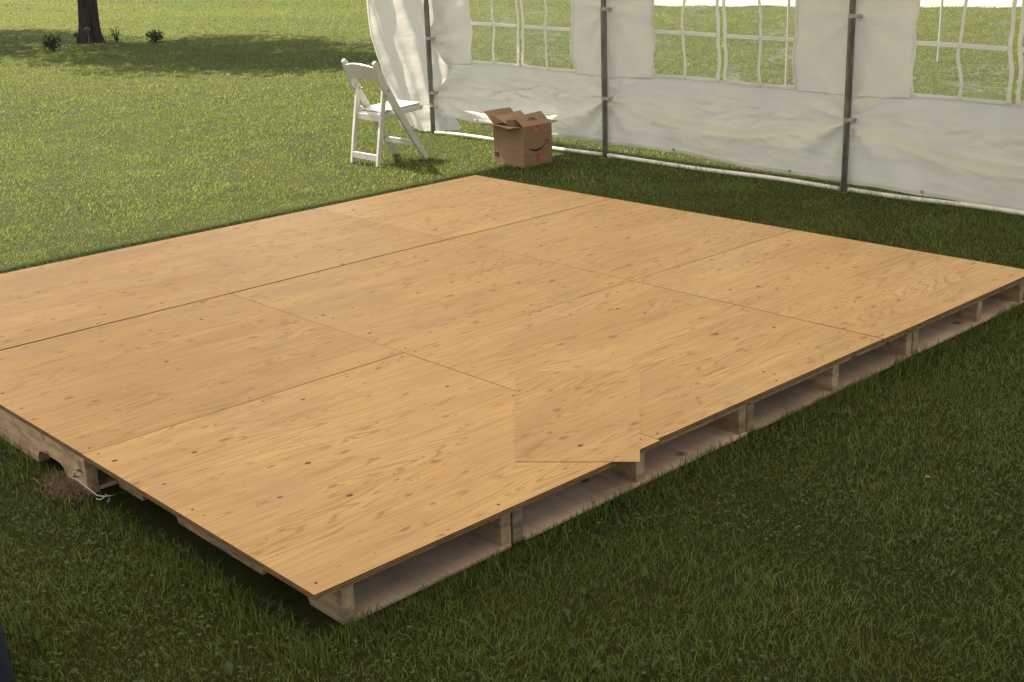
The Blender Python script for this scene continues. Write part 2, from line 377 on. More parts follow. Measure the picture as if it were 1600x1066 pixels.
# ---------------------------------------------------------------- platform
XA = [0, 1.243, 2.497, 3.693]; YB = [0, 1.213, 2.42, 3.573]
T = .017
plat = empty('wooden_platform', (1.85, 1.8, GZ))
tag(plat, 'low square platform of plywood sheets laid on wooden pallets on the lawn', 'platform')
def child(o, root):
    o.parent = root; o.matrix_parent_inverse = Matrix.Translation(-Vector(root.location)); return o
gaps = {}
for i in range(3):
    for j in range(3):
        if (i, j) == (1, 2): continue                       # the far row starts with one long sheet
        xa, xb = XA[i], XA[2] if (i, j) == (0, 2) else XA[i+1]
        hx, hy = (xb-xa)/2, (YB[j+1]-YB[j])/2
        cx, cy = (xa+xb)/2, (YB[j+1]+YB[j])/2
        gl = (0, .0012, .0030)[i] if j == 0 else (0, .0012, .0009)[i]; gr = (.0012, .0030, 0)[i] if j == 0 else (.0012, .0009, 0)[i]; lo = (0, .0017, .0050)[j]; hi = (.0017, .0050, 0)[j]; ex = .011 if (i, j) == (0, 0) else .004 if (i, j) == (2, 0) else 0
        bm = bmesh.new(); box(bm, -hx+gl, hx-gr, -hy+lo-ex, hy-hi, -T, 0, bev=.0012)
        bm.normal_update()
        for f in bm.faces: f.material_index = 0 if f.normal.z > .3 else 1
        s = obj('plywood_sheet', bm, [M_ply, M_edge], None, (cx, cy, (-.0004, .0, -.0003)[(i+2*j) % 3]))
        s.rotation_euler = (0, 0, R((0, .12, -.08, .05)[(i*2+j) % 4]))
        s.color = {(0, 0): (1.0, .985, .96, 1), (1, 0): (.98, .975, .96, 1), (2, 0): (1.0, 1.0, 1.0, 1), (0, 1): (.90, .865, .83, 1), (1, 1): (.93, .91, .89, 1),
                   (2, 1): (.96, .95, .95, 1), (0, 2): (.90, .87, .86, 1), (2, 2): (.99, .985, .98, 1)}[(i, j)]
        child(s, plat)
        nx = 5 if (i, j) == (0, 2) else 3
        for a_ in range(nx):
            for b_ in ((0, 1, 2) if a_ in (0, nx-1) else (0, 2)):
                px_ = -hx+.035+(2*hx-.07)*a_/(nx-1)+random.uniform(-.02, .02)*(a_ not in (0, nx-1)); py_ = (-hy+.03, random.uniform(-.12, .12), hy-.03)[b_]+random.uniform(-.008, .008)
                bm = bmesh.new(); tube(bm, [(px_, py_, .0001), (px_, py_, .0007)], .0042, 10)
                sc_ = obj('screw_head', bm, M_screw, s)
# thin plywood piece added for a stitching mismatch, one corner past the front edge
bm = bmesh.new()
prism(bm, [Vector(p) for p in ((1.374, .757, 0), (.842, .193, 0), (1.082, -.072, 0), (1.658, .432, 0))], Vector((0, 0, .0007)))
bmesh.ops.recalc_face_normals(bm, faces=bm.faces); bm.normal_update()
for f in bm.faces: f.material_index = 0 if abs(f.normal.z) > .5 else 1
s = obj('stitch_patch', bm, [M_ply, M_ply], None, (0, 0, .0006)); s.color = (.96, .95, .94, 1)
tag(s, 'thin square plywood piece added for a stitching mismatch, lying on the platform with one corner past its front edge', 'plywood piece')

ZB, ZS = -.127, -.127                     # top of the bottom boards
def stringer(bm, x0, y0, y1, ztop, notches=True):
    L = y1-y0; W = .038; zb = GZ-.004
    k = L/1.22; nt_ = .058
    prof = [(y0, zb)]
    if notches:
        for a, b in ((.15, .375), (.84, 1.06)):
            a = y0+a*k; b = y0+b*k
            prof += [(a, zb), (a+.004, zb+nt_*.45), (a+.016, zb+nt_*.85), (a+.045, zb+nt_), (b-.045, zb+nt_), (b-.016, zb+nt_*.85), (b-.004, zb+nt_*.45), (b, zb)]
    prof += [(y1, zb), (y1, ztop), (y0, ztop)]
    prism(bm, [Vector((x0, y, z)) for y, z in prof], Vector((W, 0, 0)), bev=.0025)
cols = [(.085, .655, [.098, .622], False), (.668, 1.712, [.672, 1.172, 1.672], True), (1.720, 2.745, [1.722, 2.208, 2.705], True), (2.752, 3.66, [2.756, 3.252, 3.62], True)]
rows = [(.012, 1.205), (1.222, 2.412), (2.43, 3.56)]
for ci, (xa, xb, ss, topb) in enumerate(cols):
    for ri, (ya, yb) in enumerate(rows):
        xo = 0
        ss_ = list(ss); xa_ = xa
        if ci == 0 and ri > 0: ss_[0] = .004; xa_ = .0
        bm = bmesh.new()                              # lower boards of the pallet
        yy = ya+.004
        for bw in (.235, .14, .235, .14, .235) if ri == 0 else (.14,):
            if yy+bw > yb: break
            box(bm, xa_+.040, xb-.002, yy, yy+bw, GZ+.001, ZB-.0, bev=.0015)
            yy += bw+(.004 if ri == 0 else .32)
        pal = obj('pallet', bm, M_pink, None, (0, 0, .0)); child(pal, plat)
        for xq in ss_:
            bm = bmesh.new(); jy = random.uniform(-.006, .006)
            stringer(bm, xq, ya+jy+(.0 if ri else .01), yb+jy, (-T-.0195) if topb else -T-.003)
            st = obj('stringer', bm, M_lum, pal)
        if topb:
            yy = ya+random.uniform(-.004, .004)
            for q, bw in enumerate((.14, .09, .09, .09, .09, .09, .14)):
                jj = random.uniform(-.003, .003)
                bm = bmesh.new(); box(bm, xa_+.003, xb-.003, yy+jj, yy+bw+jj, -T-.0190, -T-.0018, bev=.002)
                obj('deck_board', bm, M_lum, pal)
                yy += (yb-ya-.14)/6
                if yy+.09 > yb+.06: break
# hook and eye fastener joining two pallets on the left side
def hook(bm):
    A = Vector((-.012, 1.238, -.072)); B = Vector((-.005, 1.085, -.094))
    tube(bm, [A+Vector((.02, 0, .0))]+[A+Vector((-.012*math.sin(a), .0, .012*math.cos(a)+.004)) for a in np.linspace(.3, 6.2, 14)], .0022, 8)
    d = (B-A)
    hk = [A+Vector((-.010, .006, -.004)), A+Vector((-.020, -.004, -.006)), A+Vector((-.018, -.020, -.002))]
    tube(bm, hk+[A+d*t+Vector((-.016, 0, 0)) for t in (.2, .5, .8, .95)]+[B+Vector((-.016+.012*math.sin(a), -.012*(1-math.cos(a)), .0)) for a in np.linspace(.4, 5.2, 12)], .0023, 8)
    tube(bm, [B+Vector((.06, -.035, .004)), B+Vector((.01, -.03, .004))]+[B+Vector((-.014*math.sin(a)-.004, -.022+.002*a, .013*math.cos(a)-.008)) for a in np.linspace(.2, 6.0, 12)], .0021, 8)
bm = bmesh.new(); hook(bm); child(obj('hook_latch', bm, M_chrome, None, smooth=True), plat)
bm = bmesh.new(); box(bm, .072, .092, .285, .305, -.075, -.070); box(bm, .070, .092, .31, .322, -.085, -.062, bev=.002)
tube(bm, [(.085, .30, -.068), (.068, .30, -.07), (.066, .285, -.078), (.070, .272, -.070)], .0028, 8)
child(obj('screw_eye', bm, M_black, None), plat)

# ---------------------------------------------------------------- tent
TX = 5.15; PY = [5.74, 3.82, 1.86, -.10, -2.06]; TW = -2.2; EZ = 1.95
tent = empty('party_tent', (TX, 1.0, GZ)); tag(tent, 'white party tent with steel posts and a cloth wall of arched-pane windows', 'tent')
tent['label'] = 'white party tent with steel posts and a cloth side wall with clear windows'
def tch(o): return child(o, tent)
for x in (TX, TW):
    for y in PY:
        bm = bmesh.new(); tube(bm, [(x, y, GZ+.0), (x, y, .34), (x, y, EZ)], .0185, 16)
        tube(bm, [(x, y, .305), (x, y, .9)], .0215, 16)
        box(bm, x-.035, x+.035, y-.035, y+.035, GZ+.0, GZ+.006)
        tch(obj('post', bm, M_steel, None, smooth=False))
for a, b in zip(PY, PY[1:]):
    bm = bmesh.new()
    n = 10; pts = [(TX+.004*math.sin(k*1.3+a), a+(b-a)*k/n - (.03 if k == 0 else -.03 if k == n else 0), GZ+.024+.004*math.sin(k*.9+a*2)) for k in range(n+1)]
    tube(bm, pts, .0145, 12); tch(obj('base_rail', bm, M_whitepaint, None, smooth=True))
for x in (TX, TW):
    bm = bmesh.new(); tube(bm, [(x, PY[0], EZ), (x, PY[-1], EZ)], .019, 12); tch(obj('eave_rail', bm, M_steel, None))
RX = (TX+TW)/2; RZ = 3.1
bm = bmesh.new()
def sheet(bm, pts_fn, nu, nv):
    g = [[bm.verts.new(pts_fn(u/nu, v/nv)) for v in range(nv+1)] for u in range(nu+1)]
    for u in range(nu):
        for v in range(nv): bm.faces.new([g[u][v], g[u+1][v], g[u+1][v+1], g[u][v+1]])
Y0, Y1 = PY[0]+.06, PY[-1]-.05
for xe in (TX+.06, TW-.06):
    sheet(bm, lambda u, v: (xe+(RX-xe)*u, Y0+(Y1-Y0)*v, EZ+.03+(RZ-EZ)*u-.06*math.sin(math.pi*u)*abs(math.sin(math.pi*v*5))), 12, 40)
    sheet(bm, lambda u, v: (xe+.004, Y0+(Y1-Y0)*v, EZ+.03-.17*u), 2, 40)
for yy in (Y0, Y1):
    sheet(bm, lambda u, v: (TX+.06+(TW-TX-.12)*u, yy, EZ-.03+v*((RZ-EZ)*(1-abs(2*u-1))+.06)), 24, 6)
tch(obj('roof_cover', bm, M_roof, None, smooth=False))
bm = bmesh.new(); tube(bm, [(RX, PY[0], RZ), (RX, PY[-1], RZ)], .019, 10)
for y in PY:
    tube(bm, [(TX, y, EZ), (RX, y, RZ)], .017, 10); tube(bm, [(TW, y, EZ), (RX, y, RZ)], .017, 10)
tch(obj('roof_frame', bm, M_steel, None))

def lerp(x, pts):
    pts = sorted(pts); return float(np.interp(x, [p[0] for p in pts], [p[1] for p in pts]))
HEM = [(5.86, .0), (5.667, .026), (5.268, -.008), (4.452, -.027), (3.985, -.031), (3.009, -.042), (2.263, -.071), (1.568, -.096), (.784, -.107), (-.1, -.115), (-2.1, -.12)]
ZW = .455; TOPZ = 1.86
CLIPZ = {5.74: (.63, .197), 3.82: (.90, .288), 1.86: (.90, .30), -.10: (.9, .3), -2.06: (.9, .3)}
def nz(x, y, z=0): return noise.noise(Vector((x, y, z)))
def depth(y, z, k):
    """distance of the wall cloth from the post line; k = panel"""
    a, b = PY[k], PY[k+1]; u = min(1, max(0, (a-y)/(a-b)))
    s = math.sin(math.pi*u)
    d = .045 + .030*s
    za, zb = CLIPZ[a][1], CLIPZ[b][1]
    sag = (.20, .17, .22, .18)[k]
    zc = za+(zb-za)*u - sag*4*u*(1-u)*.9
    q = (z-zc)
    d += .066*(s**.5)*math.tanh(q/.012)*math.exp(-max(0, q)/.22)*(.5+.5*math.exp(-((u-.5)/.5)**2))
    d += .040*s*math.exp(-((z-.33)/.10)**2)
    # pull lines radiating from the clips
    for yc, zs in ((a, CLIPZ[a]), (b, CLIPZ[b])):
        for zc0 in zs:
            r = math.hypot(y-yc, z-zc0)+.02; th = math.atan2(z-zc0, abs(y-yc)+.02)
            d += .030*math.exp(-r/.40)*min(1, r/.12)*math.sin(10*th+2.1*k+yc) * (1 if zc0 < .5 else .5)
            d -= .028*math.exp(-(r/.10)**2)
    w = max(0, 1-abs(z-.22)/.42)
    d += .016*w*nz(y*2.2, z*9, k) + .004*w*nz(y*3+3, z*18+y*4, k+7) + .003*nz(y*9, z*15, 3)
    rd2 = 1-abs(nz(y*1.9+z*4+9, z*17-y*3.1, 15+k)); d -= .013*(rd2**8)*w
    rid = 1-abs(nz(y*3.1-z*3, z*13+y*2.2, 5+k)); d += .034*(rid**7)*max(0, 1-abs(z-.26)/.19)*s
    if z > ZW-.02: d += .006*nz(y*1.5, z*3, k+20)
    return d
def warp(y, z, k, extra=0):
    e = .006*math.sin(z*11+y*3.1+k) + .004*math.sin(z*27+y*7)
    if z < ZW: e *= max(0, 1-(ZW-z)/.15)
    yy = y+e
    return Vector((TX+depth(yy, z, k)+extra, yy, z+.006*math.sin(y*4+k)+.02*(ZW > z)*0))
WIN = [(5.30, 4.19), (3.43, 2.29), (1.49, .30), (-.55, -1.6)]
HM = [.75, 1.05, 1.35]; WT = 1.55
def edge1(z):          # free left border of the first panel between its ties
    return lerp(z, [(-.2, 5.66), (.026, 5.665), (.11, 5.70), (.197, 5.80), (.26, 5.66), (.33, 5.625), (.42, 5.60), (.50, 5.64), (.63, 5.80), (.75, 5.735), (.95, 5.72), (1.9, 5.74)])
for k in range(4):
    a, b = PY[k], PY[k+1]; wl, wr = WIN[k]
    ys = list(np.linspace(a+.02, wl, 10))[:-1]+list(np.linspace(wl, wr, 56))+list(np.linspace(wr, b-.0, 15))[1:]
    lowt = np.linspace(0, 1, 42)
    zs_up = list(np.linspace(ZW, WT, 40))[1:]+list(np.linspace(WT, TOPZ, 8))[1:]
    bm = bmesh.new(); cols_ = []
    for y in ys:
        yh = y
        col = []
        for t in lowt:
            h = lerp(y, HEM)+.006*nz(y*4, 3); z = h+(ZW-h)*t
            yy = y
            if k == 0 and y > wl:
                e1 = edge1(z); yy = wl+(y-wl)*(e1-wl)/(a+.02-wl)
            col.append(bm.verts.new(warp(yy, z, k)))
        for z in zs_up:
            yy = y
            if k == 0 and y > wl:
                e1 = edge1(z); yy = wl+(y-wl)*(e1-wl)/(a+.02-wl)
            col.append(bm.verts.new(warp(yy, z, k)))
        cols_.append(col)
    nl = len(lowt)
    for i in range(len(ys)-1):
        for j in range(len(cols_[0])-1):
            inwin = (ys[i] <= wl+1e-6 and ys[i+1] >= wr-1e-6) and (j >= nl-1 and j < nl-1+39)
            if inwin: continue
            bm.faces.new([cols_[i][j], cols_[i+1][j], cols_[i+1][j+1], cols_[i][j+1]])
    wall = tch(obj('wall_panel', bm, M_cloth, None, smooth=True))
    # panes: two clear sheets with a narrow gap in the middle
    mid = (wl+wr)/2; hg = .014
    for y0, y1 in ((wl+.005, mid+hg), (mid-hg, wr-.005)):
        bm = bmesh.new()
        sheet(bm, lambda u, v: warp(y0+(y1-y0)*u, ZW-.005+(WT-ZW+.01)*v, k, .003+.006*nz(u*5+k, v*9, y0)+.004*nz(u*13, v*21, k)), 30, 60)
        p = obj('window_pane', bm, M_vinyl, None, smooth=True); p.parent = wall
    def strip(pts, wd, name, vertical=True, ex=-.004):
        bm = bmesh.new(); prev = None
        for (y, z) in pts:
            w_ = wd*(1+.12*nz(y*8, z*8))
            o1, o2 = ((y+w_/2, z), (y-w_/2, z)) if vertical else ((y, z+w_/2), (y, z-w_/2))
            P, Q = warp(*o1, k, ex), warp(*o2, k, ex); P2, Q2 = P+Vector((.0025, 0, 0)), Q+Vector((.0025, 0, 0))
            cur = [bm.verts.new(v) for v in (P, Q, Q2, P2)]
            if prev:
                for q in range(4): bm.faces.new([prev[q], prev[(q+1) % 4], cur[(q+1) % 4], cur[q]])
            else: bm.faces.new(cur[::-1])
            prev = cur
        bm.faces.new(prev)
        o = obj(name, bm, M_trim, None, smooth=False); o.parent = wall
    zz = np.linspace(ZW-.008, WT, 60)
    strip([(wl, z) for z in zz], .020, 'window_frame'); strip([(wr, z) for z in zz], .020, 'window_frame')
    strip([(mid+.026, z) for z in zz], .024, 'window_frame'); strip([(mid-.026, z) for z in zz], .024, 'window_frame')
    strip([(y, ZW) for y in np.linspace(wl+.009, mid+.014, 24)], .026, 'window_frame', False, -.0068)
    strip([(y, ZW) for y in np.linspace(mid-.014, wr-.009, 24)], .026, 'window_frame', False, -.0068)
    for q, (s0, s1) in enumerate(((wl-.01, mid+.038), (mid-.038, wr+.01))):
        off_ = random.uniform(-.01, .01)
        strip([((s0+s1)/2+off_+.006*math.sin(z*17+q*2+k), z) for z in zz], .019, 'muntin', True, -.0095)
        for h in HM: strip([(y, h) for y in np.linspace(s0, s1, 20)], .026, 'muntin', False, -.0125)
    # hemmed seam across the panel level with the window sill
    for s0, s1 in ((a-.02 if k else 5.58, wl+.012), (wr-.012, b+.015)):
        bm = bmesh.new(); prev = None
        for y in np.linspace(s0, s1, 16):
            cur = [bm.verts.new(warp(y, ZW-.02+dz, k, ex)) for dz, ex in ((.006, -.0006), (0, -.004), (-.006, -.0006))]
            if prev:
                for q in range(2): bm.faces.new([prev[q], cur[q], cur[q+1], prev[q+1]])
            prev = cur
        o = obj('seam', bm, M_cloth, None, smooth=True); o.parent = wall
    bm = bmesh.new(); prev = None
    for y in np.linspace((5.60 if k == 0 else a-.02), b+.01, 60):
        cur = [bm.verts.new(warp(y, lerp(y, HEM)+.006*nz(y*4, 3)+dz, k, ex)) for dz, ex in ((-.001, -.0008), (.012, -.0042), (.024, -.0042), (.031, -.0006))]
        if prev:
            for q in range(3): bm.faces.new([prev[q], cur[q], cur[q+1], prev[q+1]])
        prev = cur
    o = obj('hem', bm, M_cloth, None, smooth=True); o.parent = wall
    for gy in ((5.2, 4.5), (3.2, 2.26), (1.35, .5), (-1, -1.8))[k]:
        bm = bmesh.new(); c = warp(gy, lerp(gy, HEM)+.020, k, -.0075)
        tube(bm, [c+Vector((0, .008*math.cos(q), .008*math.sin(q))) for q in np.linspace(0, 6.283, 13)], .0025, 6, False)
        g = obj('grommet', bm, M_steel, None); g.parent = wall
# loose end flap gathered at the corner post
FL = [(.95, 6.43), (.65, 6.40), (.39, 6.325), (.13, 6.24), (-.108, 6.13)]
def flap(u, v):
    # u: 0 left free border .. 1 border behind first panel ; v: 0 hem .. 1 top
    hemz = lerp(u, [(0, -.105), (.35, -.135), (.62, -.145), (.68, -.12), (1, -.105)])
    z = hemz+(1.86-hemz)*(v**1.25)
    yl = lerp(z, [(p[1]*0+p[0], p[1]) for p in FL]+[(1.9, 6.30)])
    yr = lerp(z, [(-.14, 5.56), (-.05, 5.545), (.02, 5.66), (.1, 5.69), (.3, 5.60), (.5, 5.56), (.65, 5.57), (.9, 5.62), (1.9, 5.7)])
    yg = 5.80
    g = math.exp(-((z-.10)/.09)**2)*.75 + math.exp(-((z-.63)/.06)**2)*.2          # gathered at the ties
    y = yl+(yr-yl)*u
    y = y+(yg-y)*g*math.exp(-((y-yg)/.17)**2)
    x = TX+.10-.30*max(0, (y-5.78))+.030*math.sin(u*15+z*1.5)*(.4+.6*abs(1-u))+.012*math.sin(u*34+z*7)
    x += .02*math.exp(-((z-.02)/.12)**2)*math.sin(u*26)+.010*nz(y*7, z*7, 2)
    return (x, y, z)
bm = bmesh.new(); sheet(bm, flap, 60, 90); fl = tch(obj('end_flap', bm, M_cloth, None, smooth=True))
bm = bmesh.new(); tube(bm, [Vector(flap(0, v))+Vector((0, .004, 0)) for v in np.linspace(0, 1, 40)], .006, 6)
o = obj('flap_border', bm, M_trim, None, smooth=True); o.parent = fl
for y, zs in CLIPZ.items():
    for z in zs+((.10,) if y == 5.74 else ()):
        bm = bmesh.new(); tube(bm, [(TX, y, z-.012), (TX, y, z+.012)], .0255, 14)
        if z > .11: box(bm, TX-.016, TX+.055, y-.045, y-.018, z-.010, z+.010, bev=.003)
        else: tube(bm, [(TX-.03, y+.03, z+.01), (TX-.035, y-.03, z-.01), (TX+.02, y-.05, z-.02)], .005, 6)
        tch(obj('post_clip', bm, M_plastic, None))

# ---------------------------------------------------------------- folding chair
ch = empty('folding_chair', (4.15, 5.06, GZ)); tag(ch, 'white folding chair standing on the grass beside the tent corner', 'chair')
def cch(o): return child(o, ch)
def rail(pts, w_, y0, th, bev=.006):
    """board following pts (x,z) in the side plane, w_ wide, th thick in y"""
    L_, R_ = [], []
    n = len(pts)
    for i in range(n):
        p = Vector((pts[i][0], pts[i][1])); a = Vector(pts[max(0, i-1)]); b = Vector(pts[min(n-1, i+1)])
        t = (b-a).normalized(); nn = Vector((-t.y, t.x)); ww = w_[i] if isinstance(w_, (list, tuple)) else w_
        L_.append(p+nn*ww/2); R_.append(p-nn*ww/2)
    poly = [Vector((q.x, y0, q.y)) for q in L_+R_[::-1]]
    bm = bmesh.new(); prism(bm, poly, Vector((0, th, 0)), bev=bev); bmesh.ops.recalc_face_normals(bm, faces=bm.faces); return bm
yR, yL = 4.865, 5.225
for y in (yR, yL):
    bm = rail([(3.945, .600), (3.955, .588), (3.975, .545), (4.020, .430), (4.09, .310), (4.20, .13), (4.30, -.03), (4.368, GZ+.002)], [.026, .042, .047, .050, .050, .046, .042, .038], y, .028)
    cch(obj('leg', bm, M_resin))
for y in (yR+.030, yL-.026):
    bm = rail([(4.048, .425), (4.040, .40), (3.985, .10), (3.942, GZ+.002)], [.022, .034, .034, .030], y, .024, .004)
    cch(obj('leg', bm, M_resin))
bm = bmesh.new(); N = 14                         # curved top slat
secs = []
for i in range(N+1):
    t = i/N; y = yR+.026+(yL-yR-.024)*t; arch = math.sin(math.pi*t)
    xo = -.028*arch
    zt = .560+.022*arch; zb_ = .462+.012*arch
    pts = [(3.985+xo, zb_), (3.945+xo, zt), (3.952+xo, zt+.006), (3.962+xo, zt), (4.003+xo, zb_)]
    secs.append([bm.verts.new((px, y, pz)) for px, pz in pts])
for r0, r1 in zip(secs, secs[1:]):
    for q in range(5): bm.faces.new([r0[q], r0[(q+1) % 5], r1[(q+1) % 5], r1[q]])
bm.faces.new(secs[0]); bm.faces.new(secs[-1][::-1]); bmesh.ops.recalc_face_normals(bm, faces=bm.faces)
cch(obj('backrest', bm, M_resin, smooth=False))
Ms = Matrix.Translation((4.20, 5.059, .246)) @ Matrix.Rotation(R(-4.0), 4, 'Y')
bm = bmesh.new()
box(bm, -.185, .185, -.150, -.118, -.036, .0, Ms, bev=.005); box(bm, -.185, .185, .118, .150, -.036, .0, Ms, bev=.005)
box(bm, .150, .186, -.1175, .1175, -.034, -.001, Ms, bev=.005); box(bm, -.184, -.150, -.1175, .1175, -.034, -.001, Ms, bev=.005)
cch(obj('seat_frame', bm, M_resin))
bm = bmesh.new(); box(bm, -.172, .172, -.142, .142, .0022, .016, Ms, bev=.006); cch(obj('seat', bm, M_resin))
bm = bmesh.new(); box(bm, 3.940, 3.958, yR+.055, yL-.027, -.098, -.052, bev=.003); cch(obj('stretcher', bm, M_resin))
bm = bmesh.new(); box(bm, 4.262, 4.284, yR+.029, yL-.001, -.028, .012, bev=.003); cch(obj('stretcher', bm, M_resin))
bm = bmesh.new(); box(bm, 4.000, 4.016, yR+.055, yL-.027, .175, .222, bev=.003); cch(obj('stretcher', bm, M_resin))
for y in (yR+.0275, yL-.0275):
    for xz in ((4.045, .395), (4.062, .255)):
        bm = bmesh.new(); tube(bm, [(xz[0], y-.032, xz[1]), (xz[0], y+.032, xz[1])], .005, 10); cch(obj('bolt', bm, M_steel))

# ---------------------------------------------------------------- cardboard box
bx = empty('cardboard_box', (4.68, 4.18, GZ)); tag(bx, 'open brown cardboard box with red tape on the grass by the tent wall', 'box')
def bch(o): return child(o, bx)
BX0, BX1, BY0, BY1, BZ0, BZ1 = 4.545, 4.822, 4.025, 4.335, GZ+.002, .140; th = .004
for nm, dims in (('side_panel', (BX0, BX1, BY0, BY0+th)), ('side_panel', (BX0, BX1, BY1-th, BY1)), ('side_panel', (BX0, BX0+th, BY0+th, BY1-th)), ('side_panel', (BX1-th, BX1, BY0+th, BY1-th))):
    bm = bmesh.new(); box(bm, *dims, BZ0, BZ1, bev=.0012); bch(obj(nm, bm, M_card))
bm = bmesh.new(); box(bm, BX0+th, BX1-th, BY0+th, BY1-th, BZ0, BZ0+th); bch(obj('bottom', bm, M_card))
def flapq(pts, mat=(None,), name='flap', sub=6, wav=.003):
    a, b, c, d = [Vector(p) for p in pts]; n = (b-a).cross(d-a).normalized()
    bm = bmesh.new()
    def f(u, v, s):
        p = (a*(1-u)+b*u)*(1-v)+(d*(1-u)+c*u)*v
        return p+n*(wav*math.sin(u*4+v*3)*v+s)
    gs = []
    for s in (0, .004):
        g = [[bm.verts.new(f(i/sub, j/sub, s)) for j in range(sub+1)] for i in range(sub+1)]; gs.append(g)
        for i in range(sub):
            for j in range(sub):
                q = [g[i][j], g[i+1][j], g[i+1][j+1], g[i][j+1]]; bm.faces.new(q if s else q[::-1])
    border = [(i, 0) for i in range(sub)]+[(sub, j) for j in range(sub)]+[(i, sub) for i in range(sub, 0, -1)]+[(0, j) for j in range(sub, 0, -1)]
    for (p, q) in zip(border, border[1:]+border[:1]):
        bm.faces.new([gs[0][p[0]][p[1]], gs[0][q[0]][q[1]], gs[1][q[0]][q[1]], gs[1][p[0]][p[1]]])
    return bch(obj(name, bm, M_card))
z = BZ1+.001
flapq([(BX0+.002, BY0, z), (BX1-.002, BY0, z), (BX1-.006, BY0+.105, z+.072), (BX0+.006, BY0+.105, z+.066)])          # front, leaning in
flapq([(BX0, BY1-.01, z), (BX0, BY0+.015, z), (BX0-.100, BY0+.035, z+.008), (BX0-.118, BY1+.01, z+.022)], wav=.006)          # left, folded out
flapq([(BX1, BY0+.01, z), (BX1, BY1-.01, z), (BX1+.100, BY1-.02, z+.006), (BX1+.100, BY0+.04, z+.000)])              # right, folded out
flapq([(BX1-.01, BY1, z), (BX0+.01, BY1, z), (BX0+.0, BY1+.09, z+.085), (BX1-.02, BY1+.09, z+.080)])                     # back
flapq([(BX0-.035, BY0+.14, z+.020), (BX0+.16, BY0+.08, z+.010), (BX0+.20, BY0+.235, z+.075), (BX0-.02, BY0+.27, z+.060)], name='loose_cardboard_piece', wav=.004)
flapq([(BX0-.03, BY0+.135, z+.050), (BX0-.010, BY0+.14, z-.03), (BX0+.13, BY0+.03, z-.02), (BX0+.10, BY0+.045, z+.040)], name='loose_cardboard_piece', wav=.002)
def face(u, v, d=.0006): return Vector((BX0+u*(BX1-BX0), BY0-d, BZ0+v*(BZ1-BZ0)))
bm = bmesh.new(); prev = None                   # the curved arrow
for i in range(25):
    t = i/24; u = .17+.64*t; v = .485-.110*math.sin(math.pi*(t*.80+.06))**1.1+.105*t*t
    wdt = .010+.026*math.sin(math.pi*min(1, t*1.05))**.7
    cur = [bm.verts.new(face(u, v+wdt/2)), bm.verts.new(face(u, v-wdt))]
    if prev: bm.faces.new([prev[0], cur[0], cur[1], prev[1]])
    prev = cur
for poly in ([(.70, .585), (.88, .625), (.87, .60), (.72, .562)], [(.88, .625), (.845, .465), (.825, .475), (.852, .605)]):
    bm.faces.new([bm.verts.new(face(u, v, .0012)) for u, v in poly])
bmesh.ops.recalc_face_normals(bm, faces=bm.faces); bch(obj('arrow_mark', bm, M_ink))
def patch_on_face(rects, mat, name, d):
    bm = bmesh.new()
    for u0, u1, v0, v1 in rects: box(bm, BX0+u0*(BX1-BX0), BX0+u1*(BX1-BX0), BY0-d, BY0-d+.0005, BZ0+v0*(BZ1-BZ0), BZ0+v1*(BZ1-BZ0))
    return bch(obj(name, bm, mat))
patch_on_face([(.39, .61, .84, .997)], M_red, 'tape', .0010); patch_on_face([(.45, .64, .10, .27)], M_red, 'tape', .0010)
patch_on_face([(.40, .42, .86, .99), (.46, .475, .85, .95), (.50, .52, .845, .93), (.56, .60, .92, .94)], M_tapew, 'tape_print', .0016)
patch_on_face([(.50, .57, .21, .23), (.53, .55, .11, .19), (.60, .62, .13, .25)], M_tapew, 'tape_print', .0016)
# handwriting on the front flap
fa, fb, fc, fd = Vector((BX0+.002, BY0, z)), Vector((BX1-.002, BY0, z)), Vector((BX1-.006, BY0+.105, z+.072)), Vector((BX0+.006, BY0+.105, z+.066))
fn = (fb-fa).cross(fd-fa).normalized()
if fn.z < 0: fn = -fn
def fp(u, v): return (fa*(1-u)+fb*u)*(1-v)+(fd*(1-u)+fc*u)*v+fn*.0015+Vector((0, -.001, .003))
bm = bmesh.new()
def stroke(pts, rad=.0016): tube(bm, [fp(u, v) for u, v in pts], rad, 5)
for cu in (.42, .505):
    stroke([(cu+.03*math.cos(a), .56+.09*math.sin(a)) for a in np.linspace(0, 6.1, 10)]); stroke([(cu+.03, .56), (cu+.022, .40), (cu-.01, .34)])
stroke([(.57, .66), (.555, .40)]); stroke([(.60, .64), (.625, .58), (.60, .50)]); stroke([(.60, .46), (.64, .36)])
bch(obj('handwriting', bm, M_ink))
# printed block low on the left face
bm = bmesh.new()
for q in range(5): box(bm, BX0-.0010, BX0-.0004, BY1-.055+q*.009, BY1-.050+q*.009, BZ0+.055, BZ0+.085)
for q in range(2): box(bm, BX0-.0010, BX0-.0004, BY1-.016-q*.028, BY1-.0145-q*.028, BZ0+.05, BZ1-.02)
bch(obj('printed_mark', bm, M_ink))

# ---------------------------------------------------------------- teal canvas bag at the left edge
bm = bmesh.new(); bmesh.ops.create_cube(bm, size=1)
bmesh.ops.subdivide_edges(bm, edges=bm.edges, cuts=7, use_grid_fill=True)
for v in bm.verts:
    p = v.co; r = (abs(p.x*2)**6+abs(p.y*2)**6+abs(p.z*2)**6)**(1/6); q = p/max(r, .01)*.98
    tz = q.z+.5
    k_ = 1-.18*tz+.03*nz(q.x*6, q.y*6, q.z*6)
    v.co = Vector((q.x*.60*k_, q.y*.72*k_, tz*.36))
bag = obj('canvas_bag', bm, M_teal, None, (-.845, .46, GZ), smooth=True); bag.rotation_euler = (0, 0, R(-16))
tag(bag, 'dark teal canvas bag on the grass at the lower left edge', 'bag')

